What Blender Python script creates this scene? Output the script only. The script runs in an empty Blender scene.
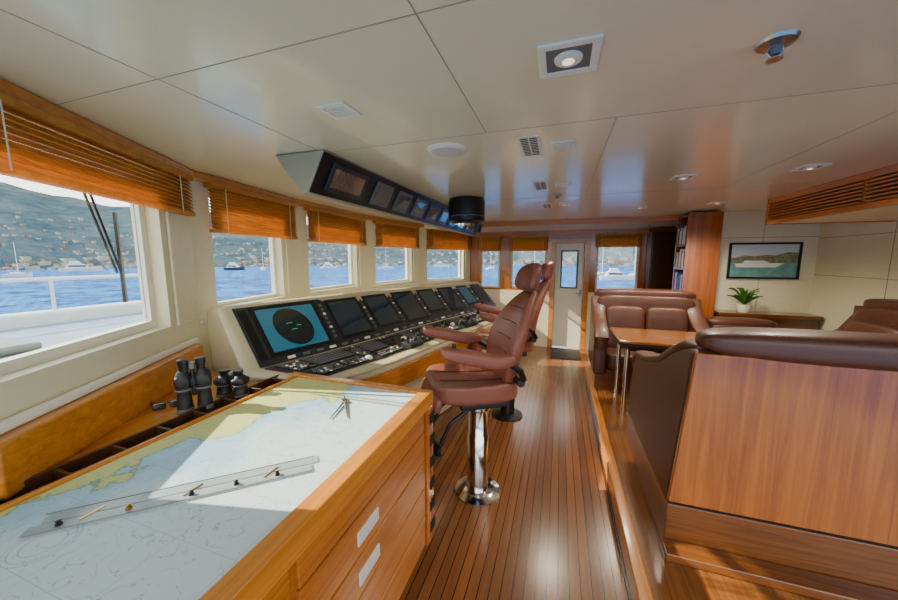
import bpy, math, random
import bmesh
from mathutils import Vector, Matrix
random.seed(7)
COL=bpy.context.scene.collection

# ---------------------------------------------------------------- materials
def lin(c):
    return tuple((x/12.92 if x<=0.04045 else ((x+0.055)/1.055)**2.4) for x in c)
def rgb(r,g,b): return lin((r/255,g/255,b/255))+(1,)
def newmat(name):
    m=bpy.data.materials.new(name); m.use_nodes=True
    nt=m.node_tree; b=nt.nodes['Principled BSDF']; return m,nt,b
def plain(name,c,rough=.5,metal=0,coat=0,bump=0,bscale=200,emit=None,estr=0,var=0.0,vscale=6):
    m,nt,b=newmat(name); N=nt.nodes; L=nt.links
    b.inputs['Base Color'].default_value=c; b.inputs['Roughness'].default_value=rough
    b.inputs['Metallic'].default_value=metal; b.inputs['Coat Weight'].default_value=coat
    tc=N.new('ShaderNodeTexCoord')
    if var>0:
        n=N.new('ShaderNodeTexNoise'); n.inputs['Scale'].default_value=vscale; n.inputs['Detail'].default_value=4
        L.new(tc.outputs['Object'],n.inputs['Vector'])
        r=N.new('ShaderNodeValToRGB')
        r.color_ramp.elements[0].position=.3; r.color_ramp.elements[1].position=.7
        r.color_ramp.elements[0].color=tuple(x*(1-var) for x in c[:3])+(1,)
        r.color_ramp.elements[1].color=tuple(min(1,x*(1+var)) for x in c[:3])+(1,)
        L.new(n.outputs['Fac'],r.inputs['Fac']); L.new(r.outputs['Color'],b.inputs['Base Color'])
    if bump>0:
        n=N.new('ShaderNodeTexNoise'); n.inputs['Scale'].default_value=bscale
        L.new(tc.outputs['Object'],n.inputs['Vector'])
        bp=N.new('ShaderNodeBump'); bp.inputs['Strength'].default_value=bump; bp.inputs['Distance'].default_value=.002
        L.new(n.outputs['Fac'],bp.inputs['Height']); L.new(bp.outputs['Normal'],b.inputs['Normal'])
    if emit:
        b.inputs['Emission Color'].default_value=emit; b.inputs['Emission Strength'].default_value=estr
    return m
def wood(name,c1,c2,axis='y',rough=.28,coat=.4,sc=7.0,stretch=9,transl=0):
    m,nt,b=newmat(name); N=nt.nodes; L=nt.links
    tc=N.new('ShaderNodeTexCoord'); mp=N.new('ShaderNodeMapping')
    s=[sc*stretch/3]*3; s['xyz'.index(axis)]=sc/stretch
    mp.inputs['Scale'].default_value=s
    L.new(tc.outputs['Object'],mp.inputs['Vector'])
    n=N.new('ShaderNodeTexNoise'); n.inputs['Scale'].default_value=1.6; n.inputs['Detail'].default_value=9; n.inputs['Roughness'].default_value=.68
    n.inputs['Distortion'].default_value=.8
    L.new(mp.outputs['Vector'],n.inputs['Vector'])
    r=N.new('ShaderNodeValToRGB'); e=r.color_ramp.elements
    e[0].position=.32; e[0].color=c1; e[1].position=.68; e[1].color=c2
    L.new(n.outputs['Fac'],r.inputs['Fac']); L.new(r.outputs['Color'],b.inputs['Base Color'])
    b.inputs['Roughness'].default_value=rough; b.inputs['Coat Weight'].default_value=coat
    b.inputs['Coat Roughness'].default_value=.12
    if transl:
        t=N.new('ShaderNodeBsdfTranslucent'); L.new(r.outputs['Color'],t.inputs['Color'])
        mx=N.new('ShaderNodeMixShader'); mx.inputs[0].default_value=transl
        L.new(b.outputs[0],mx.inputs[1]); L.new(t.outputs[0],mx.inputs[2]); L.new(mx.outputs[0],N['Material Output'].inputs['Surface'])
    return m
def floor_mat():
    m,nt,b=newmat('teak_floor'); N=nt.nodes; L=nt.links
    tc=N.new('ShaderNodeTexCoord'); sx=N.new('ShaderNodeSeparateXYZ'); L.new(tc.outputs['Object'],sx.inputs[0])
    d=N.new('ShaderNodeMath'); d.operation='DIVIDE'; d.inputs[1].default_value=.056; L.new(sx.outputs['X'],d.inputs[0])
    fr=N.new('ShaderNodeMath'); fr.operation='FRACT'; L.new(d.outputs[0],fr.inputs[0])
    fl=N.new('ShaderNodeMath'); fl.operation='FLOOR'; L.new(d.outputs[0],fl.inputs[0])
    lt=N.new('ShaderNodeMath'); lt.operation='LESS_THAN'; lt.inputs[1].default_value=.09; L.new(fr.outputs[0],lt.inputs[0])
    wn=N.new('ShaderNodeTexWhiteNoise'); wn.noise_dimensions='1D'; L.new(fl.outputs[0],wn.inputs['W'])
    mp=N.new('ShaderNodeMapping'); mp.inputs['Scale'].default_value=(30,1.2,30); L.new(tc.outputs['Object'],mp.inputs['Vector'])
    n=N.new('ShaderNodeTexNoise'); n.inputs['Scale'].default_value=1.5; n.inputs['Detail'].default_value=6; L.new(mp.outputs[0],n.inputs['Vector'])
    ad=N.new('ShaderNodeMath'); ad.operation='MULTIPLY_ADD'; ad.inputs[1].default_value=.4; L.new(wn.outputs['Value'],ad.inputs[0]); 
    sc=N.new('ShaderNodeMath'); sc.operation='MULTIPLY'; sc.inputs[1].default_value=.6; L.new(n.outputs['Fac'],sc.inputs[0]); L.new(sc.outputs[0],ad.inputs[2])
    r=N.new('ShaderNodeValToRGB'); e=r.color_ramp.elements
    e[0].position=.15; e[0].color=rgb(98,56,28); e[1].position=.85; e[1].color=rgb(146,92,50)
    L.new(ad.outputs[0],r.inputs['Fac'])
    mx=N.new('ShaderNodeMixRGB'); mx.inputs[2].default_value=rgb(38,22,14)
    L.new(lt.outputs[0],mx.inputs[0]); L.new(r.outputs['Color'],mx.inputs[1]); L.new(mx.outputs[0],b.inputs['Base Color'])
    b.inputs['Roughness'].default_value=.26; b.inputs['Coat Weight'].default_value=.35; b.inputs['Coat Roughness'].default_value=.2
    return m
def chart_mat():
    m,nt,b=newmat('chart_paper'); N=nt.nodes; L=nt.links
    def MT(op,a=None,b_=None,c=None):
        q=N.new('ShaderNodeMath'); q.operation=op
        for i,v in enumerate((a,b_,c)):
            if v is None: continue
            if isinstance(v,(int,float)): q.inputs[i].default_value=v
            else: L.new(v,q.inputs[i])
        return q.outputs[0]
    tc=N.new('ShaderNodeTexCoord'); sx=N.new('ShaderNodeSeparateXYZ'); L.new(tc.outputs['Object'],sx.inputs[0])
    PX,PY=sx.outputs['X'],sx.outputs['Y']
    n=N.new('ShaderNodeTexNoise'); n.inputs['Scale'].default_value=3.0; n.inputs['Detail'].default_value=8; L.new(tc.outputs['Object'],n.inputs['Vector'])
    v=MT('MULTIPLY_ADD',PX,-.72,0.085); v=MT('MULTIPLY_ADD',PY,.22,v); v=MT('MULTIPLY_ADD',n.outputs['Fac'],.75,v)
    r=N.new('ShaderNodeValToRGB'); e=r.color_ramp.elements
    e[0].position=.0; e[0].color=rgb(200,216,222); e[1].position=1; e[1].color=rgb(212,194,122)
    for p,c in ((.42,(196,214,222)),(.50,(170,202,220)),(.588,(150,190,210)),(.593,(110,130,110)),(.60,(190,194,122))):
        q=r.color_ramp.elements.new(p); q.color=rgb(*c)
    L.new(v,r.inputs['Fac'])
    def line(src,step,w): return MT('LESS_THAN',MT('FRACT',MT('DIVIDE',src,step)),w/step)
    lines=MT('MAXIMUM',line(PX,.21,.0014),line(PY,.19,.0014))
    n2=N.new('ShaderNodeTexNoise'); n2.inputs['Scale'].default_value=4; n2.inputs['Detail'].default_value=5; L.new(tc.outputs['Object'],n2.inputs['Vector'])
    cont=MT('LESS_THAN',MT('FRACT',MT('MULTIPLY',n2.outputs['Fac'],12)),.045)
    lines=MT('MAXIMUM',lines,cont)
    for cx,cy,R_ in ((-.10,-.50,.07),(.25,.25,.06),(-.02,.45,.05)):
        dd=MT('SQRT',MT('ADD',MT('POWER',MT('SUBTRACT',PX,cx),2),MT('POWER',MT('SUBTRACT',PY,cy),2)))
        for k in (1,.86,.6):
            lines=MT('MAXIMUM',lines,MT('LESS_THAN',MT('ABSOLUTE',MT('SUBTRACT',dd,R_*k)),.0012))
    vo=N.new('ShaderNodeTexVoronoi'); vo.inputs['Scale'].default_value=38; L.new(tc.outputs['Object'],vo.inputs['Vector'])
    lines=MT('MAXIMUM',lines,MT('LESS_THAN',vo.outputs['Distance'],.09))
    m3=MT('MULTIPLY',lines,.42)
    mx=N.new('ShaderNodeMixRGB'); mx.inputs[2].default_value=rgb(90,106,124)
    L.new(m3,mx.inputs[0]); L.new(r.outputs['Color'],mx.inputs[1]); L.new(mx.outputs[0],b.inputs['Base Color'])
    b.inputs['Roughness'].default_value=.6
    return m
def sea_mat():
    m,nt,b=newmat('sea_water'); N=nt.nodes; L=nt.links
    tc=N.new('ShaderNodeTexCoord'); n=N.new('ShaderNodeTexNoise'); n.inputs['Scale'].default_value=.25; n.inputs['Detail'].default_value=10; n.inputs['Roughness'].default_value=.8
    L.new(tc.outputs['Object'],n.inputs['Vector'])
    bp=N.new('ShaderNodeBump'); bp.inputs['Strength'].default_value=1; bp.inputs['Distance'].default_value=4
    L.new(n.outputs['Fac'],bp.inputs['Height'])
    r=N.new('ShaderNodeValToRGB'); e=r.color_ramp.elements
    e[0].position=.44; e[0].color=(.001,.028,.14,1); e[1].position=.58; e[1].color=(.035,.17,.40,1)
    L.new(n.outputs['Fac'],r.inputs['Fac']); L.new(r.outputs['Color'],b.inputs['Base Color'])
    b.inputs['Specular IOR Level'].default_value=0; b.inputs['Roughness'].default_value=.9
    g=N.new('ShaderNodeBsdfGlossy'); g.inputs['Roughness'].default_value=.2; g.inputs['Color'].default_value=(.8,.9,1,1); L.new(bp.outputs['Normal'],g.inputs['Normal'])
    mx=N.new('ShaderNodeMixShader'); mx.inputs[0].default_value=.07
    L.new(b.outputs[0],mx.inputs[1]); L.new(g.outputs[0],mx.inputs[2]); L.new(mx.outputs[0],N['Material Output'].inputs['Surface'])
    return m
def hill_mat():
    m,nt,b=newmat('hill'); N=nt.nodes; L=nt.links
    tc=N.new('ShaderNodeTexCoord'); n=N.new('ShaderNodeTexNoise'); n.inputs['Scale'].default_value=.04; n.inputs['Detail'].default_value=14; n.inputs['Roughness'].default_value=.8
    L.new(tc.outputs['Object'],n.inputs['Vector'])
    r=N.new('ShaderNodeValToRGB'); e=r.color_ramp.elements
    e[0].position=.35; e[0].color=(.022,.044,.066,1); e[1].position=.68; e[1].color=(.10,.125,.125,1)  # greyed, bluish tones put the distance haze into the base colour
    L.new(n.outputs['Fac'],r.inputs['Fac']); L.new(r.outputs['Color'],b.inputs['Base Color']); b.inputs['Roughness'].default_value=.95
    b.inputs['Specular IOR Level'].default_value=0
    return m
def glass_mat():
    m,nt,b=newmat('window_glass'); N=nt.nodes; L=nt.links
    t=N.new('ShaderNodeBsdfTransparent'); t.inputs['Color'].default_value=(.95,.97,.97,1)
    g=N.new('ShaderNodeBsdfGlossy'); g.inputs['Roughness'].default_value=.02
    mx=N.new('ShaderNodeMixShader'); mx.inputs[0].default_value=.03
    L.new(t.outputs[0],mx.inputs[1]); L.new(g.outputs[0],mx.inputs[2]); L.new(mx.outputs[0],N['Material Output'].inputs['Surface'])
    return m
WY=wood('teak_y',rgb(178,100,26),rgb(216,144,52),'y')
WX=wood('teak_x',rgb(174,98,28),rgb(210,138,54),'x')
WZ=wood('cherry_z',rgb(134,68,18),rgb(184,104,34),'z',rough=.2,coat=.7,sc=5)
WD=wood('cherry_y',rgb(148,78,22),rgb(196,118,40),'y',rough=.24,coat=.5)
WPL=wood('plinth_wood',rgb(92,50,22),rgb(130,76,32),'x',rough=.22,coat=.5)
WPF=wood('platform_wood',rgb(100,58,26),rgb(142,88,40),'y',rough=.25,coat=.5)
WT=wood('table_walnut',rgb(116,66,24),rgb(160,98,42),'x',rough=.15,coat=.8)
WDK=wood('dark_wood',rgb(54,32,16),rgb(82,50,26),'x')
WB=wood('blind_wood',rgb(202,142,62),rgb(238,184,98),'y',coat=.05,rough=.5,transl=.5)
FLOOR=floor_mat(); CHART=chart_mat(); SEA=sea_mat(); HILL=hill_mat(); GLASS=glass_mat()
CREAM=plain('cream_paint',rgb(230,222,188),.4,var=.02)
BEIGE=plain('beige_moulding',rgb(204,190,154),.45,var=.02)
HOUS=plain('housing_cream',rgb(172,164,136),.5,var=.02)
CEIL=plain('ceiling_panel',rgb(234,229,194),.22,coat=.2,var=.02,vscale=2)
WHITE=plain('white_paint',rgb(240,237,220),.4,var=.01)
PANEL=plain('wall_fabric_panel',rgb(240,234,202),.6,bump=.2,var=.02)
LEA=plain('brown_leather',rgb(84,46,32),.42,bump=.5,bscale=160,var=.14,vscale=5,coat=.08)
LEA2=plain('tan_leather',rgb(136,78,62),.44,bump=.5,bscale=160,var=.10,vscale=5,coat=.05)
BLK=plain('black_plastic',rgb(18,18,20),.4,bump=.1)
FASC=plain('fascia_dark',rgb(44,46,50),.35,coat=.2,var=.03)
GRY=plain('grey_plastic',rgb(106,108,108),.45,var=.03)
RUB=plain('rubber',rgb(30,31,32),.5,bump=.3)
CHR=plain('chrome',rgb(215,215,215),.12,metal=1,var=.01)
DCH=plain('satin_chrome',rgb(190,188,182),.28,metal=1,var=.02)
STEEL=plain('brushed_label_metal',rgb(225,225,220),.4,metal=.3,var=.02)
BRS=plain('brass',rgb(196,150,80),.25,metal=1,var=.02)
DARK=plain('dark_void',rgb(14,13,12),.9,var=.05)
SEAM=plain('seam',rgb(164,158,130),.8,var=.02)
SCR=plain('screen_glass',rgb(20,28,36),.08,coat=1,emit=rgb(60,84,100),estr=.14,var=.1)
SCR2=plain('screen_teal',rgb(16,48,60),.1,coat=1,emit=rgb(60,120,140),estr=.25,var=.05)
SCRB=plain('screen_petrol',rgb(20,66,82),.1,coat=1,emit=rgb(50,130,155),estr=.45,var=.05)
RAD=plain('radar_dark',rgb(12,20,22),.15,coat=1,emit=rgb(24,44,46),estr=.15,var=.08)
SCRD=plain('screen_black',rgb(14,22,28),.1,coat=1,var=.05)
SCRO=plain('screen_warm_grey',rgb(70,58,50),.1,coat=1,emit=rgb(130,104,84),estr=.2,var=.3,vscale=20)
SCRG=plain('screen_green',rgb(30,90,70),.2,emit=rgb(110,235,205),estr=.5,var=.05)
LEAF=plain('leaf',rgb(64,124,44),.4,var=.3,vscale=20)
def clear_mat():
    m,nt,b=newmat('clear_acrylic'); N=nt.nodes; L=nt.links
    b.inputs['Base Color'].default_value=(.45,.52,.55,1); b.inputs['Roughness'].default_value=.12
    t=N.new('ShaderNodeBsdfTransparent'); mx=N.new('ShaderNodeMixShader'); mx.inputs[0].default_value=.6
    L.new(t.outputs[0],mx.inputs[1]); L.new(b.outputs[0],mx.inputs[2]); L.new(mx.outputs[0],N['Material Output'].inputs['Surface'])
    return m
CLEAR=clear_mat()
LAMP=plain('lamp_lens',rgb(250,240,220),.3,emit=rgb(255,238,205),estr=1.2,var=.01)

# ---------------------------------------------------------------- mesh builder
class M:
    def __init__(s,T=None): s.v=[];s.f=[];s.mi=[];s.cur=0;s.T=T
    def add(s,vs,fs):
        n=len(s.v)
        s.v+=[tuple(s.T(*p)) if s.T else tuple(p) for p in vs]
        s.f+=[tuple(i+n for i in f) for f in fs]; s.mi+=[s.cur]*len(fs); return s
    def box(s,x0,x1,y0,y1,z0,z1):
        return s.add([(x0,y0,z0),(x1,y0,z0),(x1,y1,z0),(x0,y1,z0),(x0,y0,z1),(x1,y0,z1),(x1,y1,z1),(x0,y1,z1)],
          [(0,3,2,1),(4,5,6,7),(0,1,5,4),(1,2,6,5),(2,3,7,6),(3,0,4,7)])
    def hexa(s,p): return s.add(p,[(0,3,2,1),(4,5,6,7),(0,1,5,4),(1,2,6,5),(2,3,7,6),(3,0,4,7)])
    def prism(s,poly,ax,a,b,warp=None):
        def mk(p,t):
            v={'x':(t,p[0],p[1]),'y':(p[0],t,p[1]),'z':(p[0],p[1],t)}[ax]
            return warp(*v) if warp else v
        n=len(poly)
        return s.add([mk(p,a) for p in poly]+[mk(p,b) for p in poly],
          [tuple(range(n))[::-1],tuple(range(n,2*n))]+[(i,(i+1)%n,(i+1)%n+n,i+n) for i in range(n)])
    def cyl(s,p0,p1,r,r2=None,seg=20):
        p0=Vector(p0);p1=Vector(p1);r2=r if r2 is None else r2
        d=(p1-p0).normalized(); u=d.orthogonal().normalized(); w=d.cross(u)
        vs=[];
        for p,rr in ((p0,r),(p1,r2)):
            for i in range(seg):
                a=2*math.pi*i/seg; vs.append(tuple(p+u*rr*math.cos(a)+w*rr*math.sin(a)))
        return s.add(vs,[tuple(range(seg))[::-1],tuple(range(seg,2*seg))]+[(i,(i+1)%seg,(i+1)%seg+seg,i+seg) for i in range(seg)])
    def tube(s,path,r,seg=10):
        for a,b in zip(path[:-1],path[1:]): s.cyl(a,b,r,seg=seg)
        for p in path[1:-1]: s.puff(p,(r,r,r),2,4)
        return s
    def lathe(s,c,prof,seg=28):
        vs=[];n=len(prof)
        for r,z in prof:
            for i in range(seg):
                a=2*math.pi*i/seg; vs.append((c[0]+r*math.cos(a),c[1]+r*math.sin(a),c[2]+z))
        fs=[]
        for k in range(n-1):
            for i in range(seg):
                j=(i+1)%seg; fs.append((k*seg+i,k*seg+j,(k+1)*seg+j,(k+1)*seg+i))
        fs.append(tuple(range(seg))[::-1]); fs.append(tuple(range((n-1)*seg,n*seg)))
        return s.add(vs,fs)
    def puff(s,c,h,p=5,n=8,warp=None):
        vs=[];fs=[];idx={}
        def vid(q):
            k=tuple(round(t,5) for t in q)
            if k not in idx:
                L=(sum(abs(t)**p for t in q))**(1/p)
                o=[q[i]/L*h[i] for i in range(3)]
                if warp: o=warp(*o)
                idx[k]=len(vs); vs.append((c[0]+o[0],c[1]+o[1],c[2]+o[2]))
            return idx[k]
        g=[math.sin((-1+2*i/n)*math.pi/2)  for i in range(n+1)]
        g=[.5*g[i]+.5*(-1+2*i/n) for i in range(n+1)]
        for ax in range(3):
            for sg in (-1,1):
                for i in range(n):
                    for j in range(n):
                        q=[]
                        for (a,b) in ((i,j),(i+1,j),(i+1,j+1),(i,j+1)):
                            t=[0,0,0]; t[ax]=sg; t[(ax+1)%3]=g[a]; t[(ax+2)%3]=g[b]; q.append(vid(t))
                        if sg<0: q=q[::-1]
                        fs.append(tuple(q))
        return s.add(vs,fs)
    def sweep(s,path,rx,rz,seg=16):
        """soft padded roll along a path lying in the y/z plane"""
        n=len(path); vs=[]
        for k,(x,y,z) in enumerate(path):
            a=Vector(path[max(0,k-1)]); b=Vector(path[min(n-1,k+1)]); t=(b-a).normalized(); up=Vector((-1,0,0)).cross(t)
            e=.55 if k in (0,n-1) else 1
            for i in range(seg):
                an=2*math.pi*i/seg; c=math.cos(an); d=math.sin(an)
                c=math.copysign(abs(c)**.7,c); d=math.copysign(abs(d)**.7,d)
                vs.append(tuple(Vector((x,y,z))+Vector((1,0,0))*rx*c*e+up*rz*d*e))
        fs=[(k*seg+i,k*seg+(i+1)%seg,(k+1)*seg+(i+1)%seg,(k+1)*seg+i) for k in range(n-1) for i in range(seg)]
        fs+=[tuple(range(seg))[::-1],tuple(range((n-1)*seg,n*seg))]
        return s.add(vs,fs)
    def obj(s,name,mat,parent=None,bevel=0,smooth=False,seg=2,origin=None,label=None):
        me=bpy.data.meshes.new(name)
        o0=Vector((0,0,0))
        if origin is not None: o0=Vector(origin)
        elif parent is not None and 'org' in parent: o0=Vector(parent['org'])
        me.from_pydata([tuple(Vector(v)-o0) for v in s.v],[],s.f)
        bm=bmesh.new(); bm.from_mesh(me); bmesh.ops.recalc_face_normals(bm,faces=bm.faces); bm.to_mesh(me); bm.free()
        mats=mat if isinstance(mat,(list,tuple)) else [mat]
        for q in mats: me.materials.append(q)
        for i,pl in enumerate(me.polygons):
            pl.material_index=s.mi[i] if len(s.mi)>i else 0; pl.use_smooth=smooth
        o=bpy.data.objects.new(name,me); COL.objects.link(o)
        if parent is not None:
            o.parent=parent
            if 'org' in parent: o['org']=list(o0)
        else: o.location=o0
        if bevel>0:
            b=o.modifiers.new('bevel','BEVEL'); b.width=bevel; b.segments=seg; b.limit_method='ANGLE'; b.angle_limit=math.radians(40)
            for pl in me.polygons: pl.use_smooth=True
            try:
                w=o.modifiers.new('wn','WEIGHTED_NORMAL'); w.keep_sharp=True
            except Exception: pass
        elif smooth:
            try: me.set_sharp_from_angle(angle=math.radians(40))
            except Exception: pass
        if label: o['label']=label
        return o
def thing(name,label,cat,org,rot=0,group=None,local=False):
    e=bpy.data.objects.new(name,None); e.empty_display_size=.1; COL.objects.link(e)
    e.location=org; e.rotation_euler=(0,0,rot)
    e['org']=[0,0,0] if local else list(org)
    e['label']=label; e['category']=cat
    if group: e['group']=group
    return e
def single(o,label,cat,group=None):
    o['label']=label; o['category']=cat
    if group: o['group']=group
    return o
def struct(o): o['kind']='structure'; return o
def strip_org():
    for o in bpy.data.objects:
        if 'org' in o: del o['org']

CZ=2.28
# ---------------------------------------------------------------- shell
struct(M().box(-3.0,.42,-1.4,6.6,-.1,0).obj('floor',FLOOR))
struct(M().box(.42,3.0,5.02,6.6,-.1,0).obj('floor',FLOOR))
o=M().box(.42,3.0,-1.4,5.02,-.1,.14).obj('floor',[WPF]); struct(o)
struct(M().box(.405,.47,-1.4,5.02,.0,.15).obj('trim_1',WY,bevel=.008))
struct(M().box(.398,.404,-1.4,5.02,.0,.03).obj('trim_4',WDK))
V=[(-1.68,.42),(-2.38,1.6),(-2.55,2.7),(-2.58,4.05),(-2.35,5.35),(-1.72,6.5)]
outl=[(-1.68,-1.4)]+V
main=[p for p in outl if p[1]<5.4]+[(-2.32,5.42),(3.0,5.42),(3.0,-1.4)]
struct(M().prism(main,'z',CZ,CZ+.1).obj('ceiling',CEIL))
far=[(-2.32,5.40),(-1.72,6.52),(3.0,6.52),(3.0,5.40)]
struct(M().prism(far,'z',2.2,CZ+.1).obj('ceiling',CEIL))
struct(M().box(-1.9,1.5,5.36,5.42,2.20,CZ+.002).obj('trim_2',WX,bevel=.004))
s=M()
t=.001; w=.0018
s.box(-1.9,2.9,.8-w,.8+w,CZ-t,CZ+.01)
s.box(-.35-w,-.35+w,-1.3,1.6,CZ-t,CZ+.01)
s.box(.2-w,.2+w,1.6,5.36,CZ-t,CZ+.01)
s.box(-1.27,2.9,1.6-w,1.6+w,CZ-t,CZ+.01)
s.box(-1.27-w,-1.27+w,-1.3,1.6,CZ-t,CZ+.01)
s.box(1.25-w,1.25+w,1.6,5.36,CZ-t,CZ+.01)
s.box(-1.2,1.95,3.4-w,3.4+w,CZ-t,CZ+.01)
struct(s.obj('trim_3',SEAM))

def facetT(P,Q):
    P=Vector((P[0],P[1],0));Q=Vector((Q[0],Q[1],0)); d=(Q-P); L=d.length; d/=L
    n=Vector((-d.y,d.x,0))
    return (lambda s_,n_,z: P+d*s_+n*n_+Vector((0,0,z))),L
def wall_holes(T,L,th,z0,z1,holes):
    m=M(T); cur=0
    for (a,b,za,zb) in sorted(holes):
        m.box(cur,a,0,th,z0,z1)
        if za>z0: m.box(a,b,0,th,z0,za)
        if zb<z1: m.box(a,b,0,th,zb,z1)
        cur=b
    m.box(cur,L,0,th,z0,z1); return m
def window(T,i,a,b,za,zb,n0=.07,fw=.035):
    m=M(T)
    m.box(a,a+fw,n0,n0+.04,za,zb).box(b-fw,b,n0,n0+.04,za,zb).box(a+fw,b-fw,n0,n0+.04,za,za+fw).box(a+fw,b-fw,n0,n0+.04,zb-fw,zb)
    m.cur=1; m.box(a+fw,b-fw,n0+.02,n0+.026,za+fw,zb-fw)
    return struct(m.obj('window_%d'%i,[WHITE,GLASS]))
def blind(T,a,b,zt,zb,n=-.05):
    p=T((a+b)/2,n,zt)
    th=thing('wooden_blind','honey-coloured wooden venetian blind gathered above a window','blind',tuple(p),group='wooden blinds over the windows')
    M(T).box(a,b,n-.035,n+.035,zt-.035,zt).obj('head_rail',WB,th,bevel=.004)
    m=M(T); N=max(6,int((zt-zb-.05)/.021))
    dz=(zt-.04-zb-.03)/(N-1)
    for k in range(N):
        z=zb+.03+dz*k
        h=dz*.60
        m.hexa([(a,n-.022,z-h),(b,n-.022,z-h),(b,n+.004,z+h),(a,n+.004,z+h),(a,n-.019,z-h-.003),(b,n-.019,z-h-.003),(b,n+.007,z+h-.003),(a,n+.007,z+h-.003)])
    m.obj('slats',WB,th)
    M(T).box(a,b,n-.030,n+.018,zb-.01,zb+.016).obj('bottom_rail',WB,th,bevel=.004)
    for q in (a+.12*(b-a),b-.12*(b-a)): M(T).cyl((q,n-.036,zb),(q,n-.036,zt-.03),.0025,seg=6).obj('cord',CREAM,th)
win=[(.03,.77,1.29,2.20),(.15,.83,1.33,2.18),(.15,.83,1.33,2.18),(.15,.84,1.31,2.18),(.15,.85,1.29,2.18)]
bz=[1.98,1.89,1.88,1.87,1.86]
for i in range(5):
    T,L=facetT(V[i],V[i+1])
    a,b,za,zb=win[i]
    struct(wall_holes(T,L,.13,0,CZ+.1,[(a*L,b*L,za,zb)]).obj('wall_front',CREAM))
    window(T,i+1,a*L,b*L,za,zb,n0=.07,fw=.03 if i else .045)
    struct(M(T).box(0,L,-.06,.0,2.225,CZ-.002).obj('trim_%d'%(10+i),WY,bevel=.006))
    if i==0:
        struct(M(T).box(0,L-.12,-.075,0,.94,1.13).obj('trim_20',WY,bevel=.012))
        struct(M(T).box(0,L-.08,-.03,0,1.13,1.17).obj('trim_21',WHITE,bevel=.01))
    else:
        struct(M(T).box(0,L,-.02,0,1.24,1.27).obj('trim_%d'%(21+i),WHITE,bevel=.008))
    blind(T,max(.01,a*L-.05),b*L+(.24 if i==0 else .15),2.225,bz[i])
    struct(M(T).box(b*L+.05,L-.02,-.02,0,1.28,2.2).obj('trim_%d'%(30+i),CREAM,bevel=.008))
T,L=facetT((-1.68,-1.4),(-1.68,.42))
struct(M(T).box(0,L,0,.13,0,CZ+.1).obj('wall_front',CREAM))  # unseen wall left windowless so the near chart stays in shade

T,L=facetT((-1.72,6.5),(3.0,6.5))
X=lambda x:x+1.72
hol=[(X(-1.50),X(-1.12),1.12,2.1),(X(-.90),X(-.24),1.12,2.1),(X(-.08),X(.42),0,1.97),(X(.62),X(1.30),1.12,2.1)]
struct(wall_holes(T,L,.14,0,CZ+.1,hol).obj('wall_far',WZ))
for k,(a,b) in enumerate(((-1.50,-1.12),(-.90,-.24),(.62,1.30))):
    window(T,7+k,X(a),X(b),1.12,2.1,n0=.03)
    blind(T,X(a)-.02,X(b)+.02,2.12,1.84 if k<2 else 1.9)
struct(M(T).box(X(-1.6),X(-1.02),-.015,0,0,1.08).box(X(-1.02),X(-.14),-.015,0,0,1.08).obj('trim_40',CREAM))
struct(M(T).box(X(.5),X(1.4),-.015,0,0,1.08).obj('trim_41',CREAM))
struct(M(T).box(0,X(1.42),-.02,0,2.12,2.2).obj('trim_42',WX))
d=M(T)
d.box(X(-.08),X(.42),.03,.07,0.02,1.14).box(X(-.08),X(.02),.03,.07,1.14,1.97).box(X(.32),X(.42),.03,.07,1.14,1.97).box(X(.02),X(.32),.03,.07,1.84,1.97)
door=struct(d.obj('door_1',WHITE,bevel=.004))
M(T).box(X(.02),X(.32),.045,.05,1.14,1.84).obj('door_glass',GLASS,door)
M(T).box(X(.02),X(.045),.02,.06,1.14,1.84).box(X(.295),X(.32),.02,.06,1.14,1.84).box(X(.045),X(.295),.02,.06,1.14,1.165).box(X(.045),X(.295),.02,.06,1.815,1.84).obj('window_gasket',BLK,door)
M(T).box(X(.355),X(.39),.015,.03,1.0,1.12).cyl((X(.37),.0,1.05),(X(.30),.0,1.05),.008).cyl((X(.37),.0,1.05),(X(.37),.03,1.05),.008).obj('door_handle',CHR,door)
struct(M(T).box(X(-.17),X(-.08),-.03,.14,0,2.06).box(X(.42),X(.51),-.03,.14,0,2.06).box(X(-.08),X(.42),-.03,.14,1.97,2.06).obj('trim_43',WX,bevel=.004))
wd=thing('wardrobe','tall dark wooden cabinet beside the end window','cabinet',(1.56,6.4,0))
M().box(1.40,1.80,6.2,6.48,0,2.12).obj('body',WDK,wd,bevel=.006)
M().box(1.42,1.78,6.18,6.2,1.1,2.06).obj('door',WDK,wd,bevel=.004)
M().box(1.42,1.78,6.18,6.2,.1,1.08).obj('door',WDK,wd,bevel=.004)
struct(M().box(1.88,3.0,5.15,5.25,0,CZ+.1).obj('wall_back',PANEL))
struct(M().box(1.88,1.98,5.25,6.5,0,CZ+.1).obj('wall_passage',WDK))
struct(M().box(2.9,3.0,.9,5.15,0,CZ+.1).obj('wall_right',PANEL))
s=M()
s.box(1.86,2.9,5.148,5.152,1.95,1.956).box(2.37,2.374,5.148,5.152,.9,CZ)
s.box(2.898,2.902,.9,5.15,1.93,1.936).box(2.898,2.902,.9,5.15,1.50,1.506).box(2.898,2.902,4.2,4.206,1,CZ).box(2.898,2.902,3.2,3.206,1,CZ)
struct(s.obj('trim_50',SEAM))

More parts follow.
